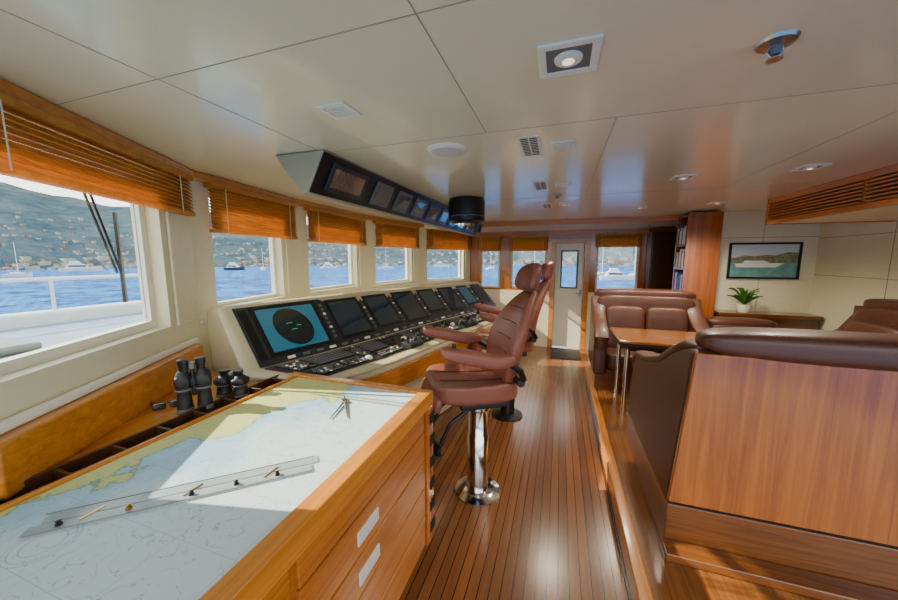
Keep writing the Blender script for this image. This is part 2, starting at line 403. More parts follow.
# ---------------------------------------------------------------- side counter + chart desk
m=M()
cnt=[(-1.665,.46),(-1.665,1.48),(-1.78,1.47),(-2.16,1.54),(-2.255,1.5)]
o=m.prism(cnt,'z',.86,.945).obj('side_counter',WY,bevel=.004); single(o,'narrow orange teak counter under the window beside the chart desk','counter')
DX0,DX1,DY0,DY1,DZ=-1.66,-.64,-.30,1.64,.96
desk=thing('chart_desk','large varnished teak chart table with shallow drawers and metal label holders','desk',((DX0+DX1)/2,(DY0+DY1)/2,0))
M().box(DX0,DX1-.02,DY0,DY1-.01,.10,DZ-.05).obj('body',WD,desk,bevel=.004)
M().box(DX0+.05,DX1-.08,DY0+.04,DY1-.06,0,.10).obj('plinth',WDK,desk)
m=M()
m.box(DX1-.07,DX1,DY0,DY1,DZ-.07,DZ+.012).box(DX0+.02,DX1-.07,DY1-.05,DY1,DZ-.05,DZ+.012).box(DX0+.11,DX0+.13,DY0,DY1-.05,DZ-.05,DZ+.012)
m.box(DX0+.13,DX1-.07,DY0,DY1-.05,DZ-.05,DZ-.004)
m.obj('desktop',WY,desk,bevel=.004)
m=M(); m.box(DX0,DX0+.015,DY0,DY1,DZ-.05,DZ+.012).box(DX0+.015,DX0+.11,DY0,DY1-.05,DZ-.05,DZ-.03)
k=DY0+.1
while k<DY1-.06:
    m.box(DX0+.015,DX0+.11,k,k+.012,DZ-.03,DZ+.008); k+=.155
m.obj('pen_tray',[WDK],desk,bevel=.002)
zs=[(.79,.885),(.63,.782),(.47,.622),(.305,.462),(.125,.297)]
for c0,c1 in ((.63,1.52),(-.28,.60)):
    for k,(a,b) in enumerate(zs):
        dr=M().box(DX1-.03,DX1-.004,c0,c1,a,b).obj('drawer',WD,desk,bevel=.004)
        y0=.90 if c0>0 else .12
        if k in (1,2): M().box(DX1-.006,DX1+.002,y0,y0+.14,(a+b)/2-.032,(a+b)/2+.022).obj('label_holder',STEEL,dr,bevel=.003)
m=M()
m.box(DX1-.045,DX1+.004,1.535,DY1-.01,.10,.89)
m.obj('corner_post',WZ,desk,bevel=.003)
for i in range(6):
    z=.83-i*.13; M().box(DX1-.002,DX1+.009,1.575,DY1-.002,z-.028,z+.028).obj('dovetail_joint',DARK,desk)
ch=M().box(DX0+.135,DX1-.075,DY0+.02,DY1-.055,DZ-.003,DZ+.001)
single(ch.obj('nautical_chart',CHART,origin=(-1.15,.9,DZ)),'large nautical chart with pale blue sea and yellow-green coast','chart')
ang=math.atan2(.48,.54)
rl=thing('parallel_ruler','clear plastic parallel ruler with brass pivots lying on the chart','ruler',(-1.08,.66,DZ+.002),rot=ang,local=True)
M().box(-.35,.37,.003,.044,0,.004).obj('blade',CLEAR,rl,bevel=.001)
M().box(-.37,.35,-.044,-.003,0,.004).obj('blade',CLEAR,rl,bevel=.001)
for y in (-.0445,.0415): M().box(-.36,.36,y,y+.003,.003,.0055).obj('graduated_edge',GRY,rl)
for xx in (-.24,0,.22): M().hexa([(xx-.022,-.020,.004),(xx-.016,-.024,.004),(xx+.022,.020,.004),(xx+.016,.024,.004),(xx-.022,-.020,.006),(xx-.016,-.024,.006),(xx+.022,.020,.006),(xx+.016,.024,.006)]).obj('link_arm',BRS,rl)
for xx in (-.30,-.15,.0,.12,.24):
    M().lathe((xx,-.022,.004),[(.008,0),(.008,.004),(.005,.007),(.007,.012),(.003,.014)],14).obj('knob',BLK if abs(xx)!=.15 else BRS,rl,smooth=True)
dv=thing('dividers','small metal chart dividers lying open on the chart','dividers',(-1.02,1.36,DZ+.003),rot=.6,local=True)
dv.scale=(1.3,1.3,1.3)
M().cyl((0,0,.006),(.015,-.14,.003),.005,.0016,8).obj('leg',GRY,dv)
M().cyl((0,0,.006),(-.045,-.13,.003),.005,.0016,8).obj('leg',GRY,dv)
M().puff((0,.004,.007),(.012,.014,.007),3,6).cyl((0,.01,.007),(0,.04,.007),.004,seg=8).obj('hinge',BRS,dv,smooth=True)

def binoculars(loc,rot,sc,label,zs_=1.0):
    t=thing('binoculars',label,'binoculars',loc,rot=rot,local=True)
    t.scale=(sc,sc,sc*zs_)
    for sx in (-1,1):
        x=sx*.040
        M().lathe((x,0,0),[(.032,0),(.034,.02),(.031,.04),(.028,.08),(.034,.10),(.034,.135),(.026,.15),(.020,.16)],24).obj('barrel',RUB,t,smooth=True)
        M().lathe((sx*.034,0,.158),[(.018,0),(.019,.02),(.022,.026),(.022,.045),(.016,.047)],20).obj('eyepiece',BLK,t,smooth=True)
        M().lathe((x,0,-.001),[(.033,0),(.036,.003),(.036,.016),(.033,.019)],24).obj('objective_ring',GRY,t,smooth=True)
        M().lathe((x,0,.084),[(.031,0),(.035,.004),(.031,.008)],24).obj('grip_band',GRY,t,smooth=True)
        M().puff((sx*.042,.0,.118),(.032,.034,.026),4,6).obj('prism_housing',RUB,t,smooth=True)
    M().box(-.03,.03,-.012,.012,.10,.13).cyl((0,0,.06),(0,0,.165),.010,seg=14).obj('bridge',BLK,t,bevel=.003)
    M().lathe((0,0,.165),[(.014,0),(.014,.02),(.010,.024)],16).obj('focus_wheel',GRY,t,smooth=True)
    return t
binoculars((-1.70,1.09,.946),.9,1.0,'black marine binoculars standing upright on the ledge by the chart desk',1.3)
binoculars((-1.69,1.28,.946),.3,1.15,'squat black binoculars standing on the counter edge',.62)
sg=thing('sunglasses','dark wraparound sunglasses resting on the teak counter','sunglasses',(-1.84,1.05,.947),rot=1.0,local=True)
for sx in (-1,1):
    M().puff((sx*.033,0,.022),(.028,.006,.02),3,6).obj('lens',SCRD,sg,smooth=True)
    M().tube([(sx*.06,0,.03),(sx*.066,.05,.03),(sx*.06,.12,.012)],.0025,6).obj('temple_arm',BLK,sg)
M().tube([(-.008,0,.03),(0,-.004,.033),(.008,0,.03)],.003,6).obj('nose_bridge',BLK,sg)

# ---------------------------------------------------------------- helm console
RG=[(-2.13,1.60,1.37),(-1.97,2.42,1.36),(-1.77,3.22,1.35),(-1.50,4.1,1.34),(-1.18,5.0,1.33)]
SB=[(-1.78,1.50,1.0),(-1.61,2.26,.98),(-1.41,3.08,.98),(-1.15,3.95,.98),(-.85,4.85,.98)]
DF=[(-1.32,1.69,.91),(-1.16,2.2,.90),(-1.0,2.95,.90),(-.8,3.8,.90),(-.6,4.7,.90)]
def rail(R,t):
    i=min(3,max(0,int(t))); u=t-i; a=Vector(R[i]);b=Vector(R[i+1]); return a+(b-a)*u
def S1(t,w): return rail(RG,t).lerp(rail(SB,t),w)
def S2(t,w): return rail(SB,t).lerp(rail(DF,t),w)
def nrm(S,t,w):
    e=.02; t=min(t,3.97); a=S(t+e,w)-S(t,w); b=S(t,w+e)-S(t,w); n=a.cross(b).normalized()
    return n if n.z>0 else -n
def patch(m,S,t0,t1,w0,w1,h0,h1):
    c=[(t0,w0),(t1,w0),(t1,w1),(t0,w1)]; n=nrm(S,(t0+t1)/2,(w0+w1)/2)
    m.hexa([tuple(S(a,b)+n*h0) for a,b in c]+[tuple(S(a,b)+n*h1) for a,b in c]); return m
con=thing('helm_console','long cream and charcoal ship helm console with sloping display bank','console',(-1.5,3.2,0))
prof=[]
for i in range(5):
    r=Vector(RG[i]);b=Vector(SB[i]);f=Vector(DF[i])
    back=(r-f); back.z=0; back.normalize()
    bk=r+back*.16
    ins=f+back*.22
    if i==0: r=r+Vector((-.02,-.02,0)); b=b+Vector((-.02,-.03,0))
    prof.append([(bk.x,bk.y,0),(bk.x,bk.y,RG[i][2]-.02),tuple(r+Vector((0,0,.014))),tuple(b),tuple(f),(f.x,f.y,.84),(ins.x,ins.y,.80),(ins.x,ins.y,0)])
m=M(); n=8
vs=[p for q in prof for p in q]; fs=[]
for i in range(4):
    for k in range(n):
        kk=(k+1)%n; fs.append((i*n+k,i*n+kk,(i+1)*n+kk,(i+1)*n+k))
fs.append(tuple(range(n))); fs.append(tuple(range(4*n,5*n))[::-1])
m.add(vs,fs); m.obj('body',BEIGE,con,bevel=.03,seg=4)
m=M()
for i in range(4): patch(m,S1,i+(.05 if i==0 else 0),i+1-(.03 if i==3 else 0),.05,.985,.001,.008)
m.obj('display_fascia',FASC,con)
m=M()
for i in range(4): patch(m,S2,i+(.06 if i==0 else 0),i+1-(.05 if i==3 else 0),.03,.74,.001,.007)
m.obj('control_fascia',FASC,con)
def screen(t0,t1,w0,w1,mat,label=None):
    o=patch(M(),S1,t0,t1,w0,w1,.008,.013).obj('monitor_bezel',BLK,con,bevel=.002)
    dt=(t1-t0)*.07; dw=.06
    s_=patch(M(),S1,t0+dt,t1-dt,w0+dw,w1-dw,.013,.0145).obj('screen',mat,o)
    if label: s_['label']=label
    return s_
sc1=screen(.16,.82,.07,.89,SCRB,'bright petrol-blue radar screen')
c=S1(.49,.48); n=nrm(S1,.485,.49); e1=(S1(.6,.49)-S1(.5,.49)).normalized(); e2=n.cross(e1)
RX,RY=.148,.170
def ell(rr,h,k0=0,k1=48): return [tuple(c+n*h+e1*RX*rr*math.cos(2*math.pi*i/48)+e2*RY*rr*math.sin(2*math.pi*i/48)) for i in range(k0,k1)]
M().add(ell(1,.0156),[tuple(range(48))]).obj('radar_plot',RAD,sc1)
for rr in (.66,.33):
    m=M(); A=ell(rr,.0162); B=ell(rr-.008,.0162)
    m.add(A+B,[(i,(i+1)%48,(i+1)%48+48,i+48) for i in range(48)]); m.obj('range_ring',SCR2,sc1)
for (dx_,dy_,l_) in ((-.05,.03,.05),(.02,.0,.04),(-.03,-.03,.045)):
    q=[c+n*.0166+e1*(dx_+a)+e2*(dy_+b) for a,b in ((0,0),(l_,0),(l_,.004),(0,.004))]
    M().add([tuple(v) for v in q],[(0,1,2,3)]).obj('radar_echo',SCRG,sc1)
m=M()
patch(m,S1,.065,.14,.10,.90,.008,.012); m.obj('switch_panel',BLK,con,bevel=.002)
for (a,b,w1_,mt) in ((.94,1.38,.87,SCR),(1.46,1.86,.84,SCR),(1.96,2.34,.87,SCR),(2.42,2.76,.76,SCR),(2.86,3.20,.84,SCR),(3.30,3.56,.76,SCR2),(3.66,3.92,.84,SCR)):
    screen(a,b,.09,w1_,mt)
for a in (.845,1.39,1.88,2.35,2.78,3.22,3.58):
    m=M()
    for j in range(8):
        m.cur=j%3; patch(m,S1,a+.015,a+.045,.16+j*.085,.20+j*.085,.008,.013)
    m.obj('buttons',[GRY,GRY,WHITE],con)
for (t0,t1,w0,w1) in ((.35,.8,.08,.40),(1.0,1.25,.10,.46),(1.62,1.98,.08,.44),(2.55,2.85,.10,.46),(3.3,3.7,.1,.46)):
    kb=patch(M(),S2,t0,t1,w0,w1,.007,.016).obj('keyboard',BLK,con,bevel=.003)
    m=M(); nx=14; ny=5
    for i in range(nx):
        for j in range(ny):
            a=t0+(t1-t0)*(i+.18)/nx; b=t0+(t1-t0)*(i+.82)/nx; p=w0+(w1-w0)*(j+.22)/ny; q=w0+(w1-w0)*(j+.80)/ny
            patch(m,S2,a,b,p,q,.016,.020)
    m.obj('keys',GRY,kb)
for (t0,t1,w0,w1,nx,ny) in ((.12,.32,.08,.40,6,6),(.84,.97,.08,.5,4,8),(1.28,1.56,.05,.14,10,1),(2.02,2.12,.1,.6,3,8),(2.2,2.5,.48,.68,12,3),(2.9,3.25,.08,.22,12,2),(.14,.46,.46,.70,10,4),(.5,.8,.46,.70,10,4),(1.0,1.34,.52,.70,12,3),(1.66,1.98,.50,.70,12,3),(2.9,3.25,.52,.70,10,3),(3.3,3.9,.52,.70,14,3)):
    kb=patch(M(),S2,t0,t1,w0,w1,.007,.014).obj('button_panel',BLK,con,bevel=.002)
    m=M()
    for i in range(nx):
        for j in range(ny):
            if random.random()<.15: continue
            a=t0+(t1-t0)*(i+.25)/nx; b=t0+(t1-t0)*(i+.75)/nx; p=w0+(w1-w0)*(j+.25)/ny; q=w0+(w1-w0)*(j+.75)/ny
            m.cur=random.choice((0,0,0,0,1,2)); patch(m,S2,a,b,p,q,.014,.020)
    m.obj('buttons',[GRY,WHITE,LEA2],kb)
for j in range(24):
    t_=.3+j*.15
    if t_<3.9: patch(M(),S1,t_,t_+.07,.925,.962,.008,.014).obj('soft_key',GRY if j%3 else WHITE,con)
def knob(t,w,r=.018,h=.03,mat=BLK,S=S2):
    p=S(t,w); q=nrm(S,t,w); M().cyl(tuple(p+q*.006),tuple(p+q*(.006+h)),r,r*.8,18).obj('knob',mat,con,smooth=True)
for t,w in ((1.33,.26),(1.33,.42),(1.42,.3),(1.5,.44),(2.15,.3),(2.3,.2),(2.3,.38),(2.45,.3),(2.95,.35),(3.1,.42),(3.8,.3)): knob(t,w)
for t,w in ((.84,.62),(1.58,.35),(2.52,.4)): 
    p=S2(t,w); q=nrm(S2,t,w); M().puff(tuple(p+q*.012),(.028,.028,.02),2,8).obj('trackball',WHITE,con,smooth=True)
for t in (1.54,1.60,1.64,2.14,2.18,2.56,3.0,3.2):
    p=S2(t,.55); q=nrm(S2,t,.55)
    l=M().cyl(tuple(p+q*.006),tuple(p+q*.10+Vector((.02,0,0))),.008,seg=10).obj('throttle_lever',CHR,con,smooth=True)
    M().puff(tuple(p+q*.115+Vector((.022,0,0))),(.020,.026,.018),3,6).obj('lever_grip',BLK,l,smooth=True)
for (t0,t1) in ((1.36,1.62),(2.62,2.88)):
    pod=patch(M(),S2,t0,t1,.60,.82,.007,.055).obj('control_pod',FASC,con,bevel=.008)
    for k in range(4): 
        tt=t0+(t1-t0)*(k+.5)/4; p=S2(tt,.71); q=nrm(S2,tt,.71); M().cyl(tuple(p+q*.055),tuple(p+q*.075),.012,seg=14).obj('knob',GRY if k%2 else BLK,pod,smooth=True)
m=M()
for i in range(4): patch(m,S2,i+(.02 if i==0 else 0),i+1,.84,1.0,.001,.022)
m.obj('armrest_lip',BEIGE,con,bevel=.008)
m=M()
for i in range(4):
    a=Vector(DF[i]);b=Vector(DF[i+1])
    m.hexa([(a.x,a.y,.70),(b.x,b.y,.70),(b.x+.02,b.y,.70),(a.x+.02,a.y,.70),(a.x,a.y,.86),(b.x,b.y,.86),(b.x+.02,b.y,.86),(a.x+.02,a.y,.86)])
m.obj('front_rail',WY,con,bevel=.006)

# ---------------------------------------------------------------- overhead instrument panel
ov=thing('overhead_instrument_panel','long angled black instrument panel in a cream ceiling housing','instrument panel',(-1.35,3.2,CZ))
sec=[(-1.22,CZ-.001),(-1.34,2.06),(-1.38,2.05),(-1.56,CZ-.001)]
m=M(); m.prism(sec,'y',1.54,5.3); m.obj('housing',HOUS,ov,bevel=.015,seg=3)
def OV(y,w): 
    a=Vector((-1.225,y,CZ-.01)); b=Vector((-1.336,y,2.066)); return a.lerp(b,w)
on=Vector((.22,0,-.12)).normalized()
def opatch(y0,y1,w0,w1,h0,h1,name,mat,par,bev=0):
    m=M(); c4=[(y0,w0),(y1,w0),(y1,w1),(y0,w1)]
    m.hexa([tuple(OV(a,b)+on*h0) for a,b in c4]+[tuple(OV(a,b)+on*h1) for a,b in c4]); return m.obj(name,mat,par,bevel=bev)
fa=opatch(1.55,5.29,.0,1.0,.001,.008,'fascia',BLK,ov)
ys=[(1.64,2.0,SCRO),(2.12,2.36,SCR),(2.46,2.70,SCR),(2.80,3.05,SCR),(3.14,3.4,SCR),(3.5,3.75,SCR),(3.85,4.1,SCR),(4.2,4.5,SCR),(4.6,5.0,SCR)]
for k,(a,b,mt) in enumerate(ys):
    z=opatch(a,b,.14,.86,.008,.018,'gauge_frame',GRY if k in (1,2,3,5) else FASC,fa,.003)
    opatch(a+.03,b-.03,.26,.74,.018,.0195,'gauge_display',mt,z)
hc=thing('ceiling_repeater','black cylindrical unit hanging from the ceiling above the helm','instrument',(-.9,3.25,CZ))
M().lathe((-.9,3.25,CZ-.24),[(.15,0),(.18,.02),(.18,.21),(.17,.238)],36).obj('drum',BLK,hc,smooth=True)
M().lathe((-.9,3.25,CZ-.242),[(.12,-.004),(.12,.004)],30).obj('dial',SCR,hc,smooth=True)
M().lathe((-.9,3.25,CZ-.18),[(.182,0),(.184,.004),(.182,.008)],36).obj('trim_ring',GRY,hc,smooth=True)
M().cyl((-.82,3.4,CZ-.32),(-.82,3.4,CZ-.2),.03,.05,16).obj('spotlight_arm',BLK,hc,smooth=True)

# ---------------------------------------------------------------- helm chairs
def chair(loc,rot,label,BM=CHR):
    t=thing('helm_chair',label,'chair',loc,rot=rot,group='leather helm chairs',local=True)
    M().lathe((0,0,0),[(.165,0),(.165,.012),(.13,.024),(.095,.032)],36).obj('base_plate',BM,t,smooth=True)
    M().lathe((0,0,.03),[(.076,0),(.076,.42),(.068,.43),(.068,.60),(.09,.62),(.09,.67)],28).obj('pedestal',BM,t,smooth=True)
    M().box(-.17,.16,-.16,.16,.70,.755).obj('seat_frame',BLK,t,bevel=.012)
    def wr(x,y,z):
        z2=z+ (.04*(abs(y)/.25)**3 if z>0 else 0) + (.05*(x+.06)/.33 if x>0 else 0)*-.3
        return (x,y*(1-.14*max(0,x+.06)/.33),z2+.03*max(0,-x-.06)/.3)
    st=M().puff((-.06,0,.82),(.30,.255,.06),4.5,14,wr).obj('seat',LEA2,t,smooth=True)
    for yy in (-.09,.09): M().tube([(-.30,yy,.903),(-.1,yy,.884),(.18,yy,.875)],.004,6).obj('seam_piping',LEA,st)
    M().puff((-.34,0,.78),(.045,.225,.068),3.5,10,lambda x,y,z:(x+.25*z,y,z)).obj('front_bolster',LEA2,t,smooth=True)
    def wb(x,y,z):
        u=(z+.35)/.70
        x2=x*(1-.3*u)+.19*u-.055*math.sin(u*math.pi)-.065*(abs(y)/.22)**2.2*(1-.3*u)
        wdt=.82+.22*math.sin(u*math.pi*.9)-.40*max(0,u-.6)/.4
        return (x2,y*wdt,z)
    bk=M().puff((.20,0,1.13),(.066,.22,.35),3.4,18,wb).obj('backrest',LEA2,t,smooth=True)
    for zz in (.96,1.06,1.16,1.26,1.36):
        u=(zz-.78)/.70; xx=.20-.066*(1-.3*u)+.19*u-.055*math.sin(u*math.pi)
        M().tube([(xx-.014,-.11,zz),(xx+.004,0,zz),(xx-.014,.11,zz)],.004,6).obj('stitched_rib',LEA,bk)
    M().puff((.385,0,1.565),(.050,.125,.10),2.8,14,lambda x,y,z:(x+z*.25-.05*(abs(y)/.13)**2,y*(1-.16*z/.1),z)).obj('headrest',LEA2,t,smooth=True)
    M().cyl((.375,-.045,1.42),(.39,-.045,1.50),.008).obj('headrest_post',CHR,t)
    M().cyl((.375,.045,1.42),(.39,.045,1.50),.008).obj('headrest_post',CHR,t)
    for sy in (-1,1):
        a=M().puff((-.11,sy*.31,1.10),(.235,.055,.044),3.4,12,lambda x,y,z:(x,y*(1+.15*max(0,-x)/.24),z+.06*max(-.1,-x)/.24)).obj('armrest',LEA2,t,smooth=True)
        M().tube([(.22,sy*.25,.92),(.17,sy*.30,1.0),(.10,sy*.31,1.05)],.020,12).obj('armrest_bracket',BLK,a,smooth=True)
        M().cyl((-.26,sy*.31,1.16),(-.26,sy*.31,1.20),.012,seg=10).obj('joystick_button',BLK,a,smooth=True)
    M().cyl((.2,-.26,.90),(.2,.26,.90),.026,seg=16).obj('recline_hinge',BLK,t,smooth=True)
    for sy in (-1,1):
        M().tube([(-.10,sy*.13,.71),(-.24,sy*.14,.62),(-.30,sy*.14,.50),(-.33,sy*.14,.42)],.014,10).obj('footrest_strut',BLK,t,smooth=True)
    M().box(-.42,-.30,-.17,.17,.405,.42).obj('footrest',BLK,t,bevel=.005)
    return t
chair((-.51,2.19,0),math.radians(32),'reddish-brown leather helm chair on a chrome pedestal at the console')
chair((-.48,3.45,0),math.radians(18),'reddish-brown leather helm chair on a black pedestal further along',BLK)
o=M().box(-.10,.40,5.75,6.4,.0,.012).obj('door_mat',RUB,bevel=.004); single(o,'black mat in front of the white door','mat')

# ---------------------------------------------------------------- sofas
def sofa(org,width,depth,rot,label,top=1.12,panel=True,armtop=.66,nc=2,archi=True,lean=.0,step=False):
    t=thing('sofa',label,'sofa',org,rot=rot,group='brown leather sofas',local=True)
    W=width;D=depth
    M().box(.0,W-.03,.012,D-.06,0,.25).obj('plinth',WPL,t,bevel=.006)
    if step: M().box(-.02,W+.5,-.10,.011,0,.05).obj('base_step',WPL,t,bevel=.008)
    if panel:
        M().hexa([(.0,0,.27),(W-.0,0,.27),(W,.03,.27),(0,.03,.27),(lean,0,top-.05),(W-lean,0,top-.05),(W-lean,.03,top-.05),(lean,.03,top-.05)]).obj('back_panel',WZ,t,bevel=.006)
        M().box(.01,W-.02,.018,.05,.25,.27).obj('base_moulding',DARK,t)
    bw=max(lean,.02)
    M().puff((W/2,.145,(top+.26)/2),(W/2-bw-.02,.11,(top-.26)/2),8,12).obj('backrest',LEA,t,smooth=True)
    M().puff((W/2,.10,top),(W/2-lean-.03,.125,.075),3.6,16).obj('top_roll',LEA,t,smooth=True)
    for i in range(nc):
        a=.14+(W-.28)*i/nc; b=.14+(W-.28)*(i+1)/nc
        M().puff(((a+b)/2,.2+(D-.2)/2,.36),((b-a)/2-.003,(D-.2)/2,.10),7,10).obj('seat_cushion',LEA,t,smooth=True)
        M().puff(((a+b)/2,.29,.72*top/1.12),((b-a)/2-.004,.08,.27*top/1.12),6,10,lambda x,y,z:(x,y-.12*z,z)).obj('back_cushion',LEA,t,smooth=True)
    for k,(x0,x1) in enumerate(((0,.14),(W-.14,W))):
        sg_=1 if k==0 else -1
        if archi:
            top_=[(D-.05,armtop),(D*.7,armtop+.05),(D*.45,armtop+.14),(D*.28,top-.12),(.17,top-.05),(.08,top-.045)]
            pl=[(.035,.20),(D,.20),(D+.01,armtop-.08)]+top_+[(.035,top-.05)]
        else:
            top_=[(D-.05,armtop),(D*.5,armtop),(.1,armtop)]
            pl=[(.035,.20),(D,.20),(D+.01,armtop-.06)]+top_+[(.035,armtop)]
        W1=lambda x,y,z:(x+sg_*lean*max(0,(z-.27))/(top-.3),y,z)
        am=M().prism(pl,'x',x0,x1,warp=W1).obj('arm',LEA,t,bevel=.03,seg=4)
        xm=(x0+x1)/2
        path=[W1(xm,D+.02,armtop-.20),W1(xm,D+.02,armtop-.07)]+[W1(xm,y,z) for y,z in top_]
        M().sweep(path,.082,.035).obj('arm_pad',LEA,am,smooth=True)
    return t
sofa((.60,1.9,.14),1.55,1.2,0,'brown leather sofa with tall glossy cherry-wood back panel',top=1.14,armtop=.76,lean=.065,step=True)
sofa((1.60,4.80,.14),1.18,.70,math.pi,'brown leather two-seat sofa beside the wooden table',top=1.10,armtop=.72,panel=True,nc=2)
sofa((2.40,4.80,.14),.74,.54,math.pi,'low brown leather seat beneath the teak shelf',top=.79,armtop=.6,panel=False,nc=1,archi=False)
sofa((2.87,2.2,.14),1.98,.60,math.pi/2,'long brown leather sofa against the panelled side wall',top=1.14,armtop=.72,panel=False,nc=3)
tb=thing('table','dark glossy wooden lounge table with chrome legs between the sofas','table',(1.15,3.8,.14))
M().box(.57,1.95,3.42,4.06,.89,.925).obj('tabletop',WT,tb,bevel=.01)
M().box(.575,1.945,3.425,4.055,.865,.89).obj('edge_band',DARK,tb,bevel=.003)
M().box(.66,1.85,3.48,4.0,.81,.865).obj('apron',WDK,tb,bevel=.004)
for xx in (.66,1.85):
    for yy in (3.52,3.98): M().cyl((xx,yy,.14),(xx,yy,.82),.024,seg=16).obj('leg',CHR,tb,smooth=True)
sh=thing('wall_shelf','dark wooden ledge cabinet below the framed picture','shelf',(2.35,5.0,.14))
M().box(1.89,2.88,4.86,5.14,.99,1.035).obj('shelf_top',WPL,sh,bevel=.008)
M().box(1.9,2.86,4.9,5.14,.14,.99).obj('cabinet_body',WPL,sh,bevel=.004)
bc=thing('bookcase','tall cherry-wood bookcase with open shelves on its side','bookcase',(1.67,5.18,0))
M().box(1.50,1.86,4.93,4.96,0,2.26).obj('side_panel',WZ,bc,bevel=.003)
M().box(1.50,1.86,5.32,5.35,0,2.26).obj('side_panel',WZ,bc,bevel=.003)
M().box(1.83,1.86,4.96,5.32,0,2.26).obj('back_panel',WZ,bc)
for z in (0.02,.6,.95,1.25,1.55,1.85,2.22): M().box(1.50,1.83,4.96,5.32,z,z+.025).obj('shelf',WZ,bc)
bcols=[plain('book_%d'%i,rgb(*c),.6,var=.05) for i,c in enumerate(((235,235,228),(60,100,160),(170,50,40),(240,224,180),(50,110,100),(110,74,54),(215,215,220)))]
for z in (1.275,1.575,1.875,.975):
    y=4.965
    while y<5.30:
        w_=random.uniform(.022,.045); h_=random.uniform(.17,.25)
        if y+w_>5.318: break
        b=thing('book','upright hardback book on the bookcase shelf','book',(1.6,y+w_/2,z),group='books in the bookcase')
        M().box(1.505,1.70,y,y+w_-.002,z,z+h_).obj('cover',random.choice(bcols),b,bevel=.002)
        y+=w_
pf=thing('framed_picture','black-framed picture of a coastline with a white boat on water','picture',(2.38,5.14,1.75))
fx0,fx1,fz0,fz1=2.03,2.75,1.44,1.89; fy=5.148
M().box(fx0,fx1,fy-.025,fy,fz0,fz0+.025).box(fx0,fx1,fy-.025,fy,fz1-.025,fz1).box(fx0,fx0+.025,fy-.025,fy,fz0,fz1).box(fx1-.025,fx1,fy-.025,fy,fz0,fz1).obj('frame',BLK,pf,bevel=.003)
P1=plain('pic_hill',rgb(136,144,110),.7,var=.4,vscale=25);P2=plain('pic_water',rgb(110,168,166),.6,var=.25,vscale=12);P3=plain('pic_sky',rgb(210,226,240),.6,var=.04);P4=plain('pic_boat',rgb(250,250,246),.6,var=.02)
m=M(); yq=fy-.012
def q(pts,mi,off=0):
    m.cur=mi; m.add([(x,yq-off,z) for x,z in pts],[tuple(range(len(pts)))])
q([(fx0,fz0),(fx1,fz0),(fx1,1.64),(fx0,1.64)],1); q([(fx0,1.64),(fx1,1.64),(fx1,1.76),(2.62,1.77),(2.5,1.73),(2.42,1.74),(2.3,1.72),(2.2,1.735),(2.1,1.70),(fx0,1.71)],0,.001); q([(fx0,1.64),(fx1,1.64),(fx1,fz1),(fx0,fz1)],2)
q([(2.12,1.585),(2.52,1.585),(2.60,1.64),(2.10,1.632)],3,.002);q([(2.18,1.636),(2.46,1.64),(2.40,1.668),(2.20,1.668)],3,.002)
m.obj('canvas',[P1,P2,P3,P4],pf)
PX_,PZ_=2.18,1.035
pl=thing('potted_plant','small spiky green plant in a white pot on the shelf','plant',(PX_,4.98,PZ_))
M().lathe((PX_,4.98,PZ_),[(.055,0),(.07,.02),(.078,.10),(.072,.10),(.066,.09)],24).obj('pot',WHITE,pl,smooth=True)
M().lathe((PX_,4.98,PZ_+.08),[(.064,0),(.064,.01)],20).obj('soil',DARK,pl)
for i in range(34):
    a=i*2.4; r=.09+.12*random.random(); h=.09+.13*random.random(); m=M(); pts=[]
    for k in range(6):
        u=k/5; w_=.013*math.sin(math.pi*min(1,u*.9+.1))+.001
        cx=PX_+math.cos(a)*r*u**1.1; cy=4.98+math.sin(a)*r*.5*u**1.1; cz=PZ_+.09+h*math.sin(u*1.6)
        pts+= [(cx-math.sin(a)*w_,cy+math.cos(a)*w_,cz+.006),(cx+math.sin(a)*w_,cy-math.cos(a)*w_,cz-.006)]
    m.add(pts,[(2*k,2*k+1,2*k+3,2*k+2) for k in range(5)]); m.obj('leaf',LEAF,pl,smooth=True)
vt=thing('air_vent','long teak soffit with horizontal louvre slots near the ceiling','vent',(2.3,2.5,CZ))
M().box(1.99,2.89,.9,4.2,2.04,CZ-.001).obj('soffit_box',CREAM,vt)
m=M(); m.box(1.95,1.99,.9,4.24,2.03,2.07).box(1.95,1.99,.9,4.24,2.23,CZ-.001)
yy=.9
while yy<4.3:
    m.box(1.955,1.99,min(yy,4.21),min(yy,4.21)+.03,2.07,2.23); yy+=1.1
m.box(1.95,2.89,4.2,4.24,2.03,CZ-.001)
m.obj('frame',WY,vt,bevel=.004)
m=M()
for k in range(6):
    z=2.074+k*.026; m.hexa([(1.955,.92,z+.003),(1.955,4.2,z+.003),(1.982,4.2,z),(1.982,.92,z),(1.955,.92,z+.016),(1.955,4.2,z+.016),(1.982,4.2,z+.013),(1.982,.92,z+.013)])
m.obj('louvre_slats',WY,vt)
M().box(1.986,1.989,.9,4.2,2.05,2.235).obj('duct_shade',DARK,vt)  # dark sheet painted as the shade behind the louvres

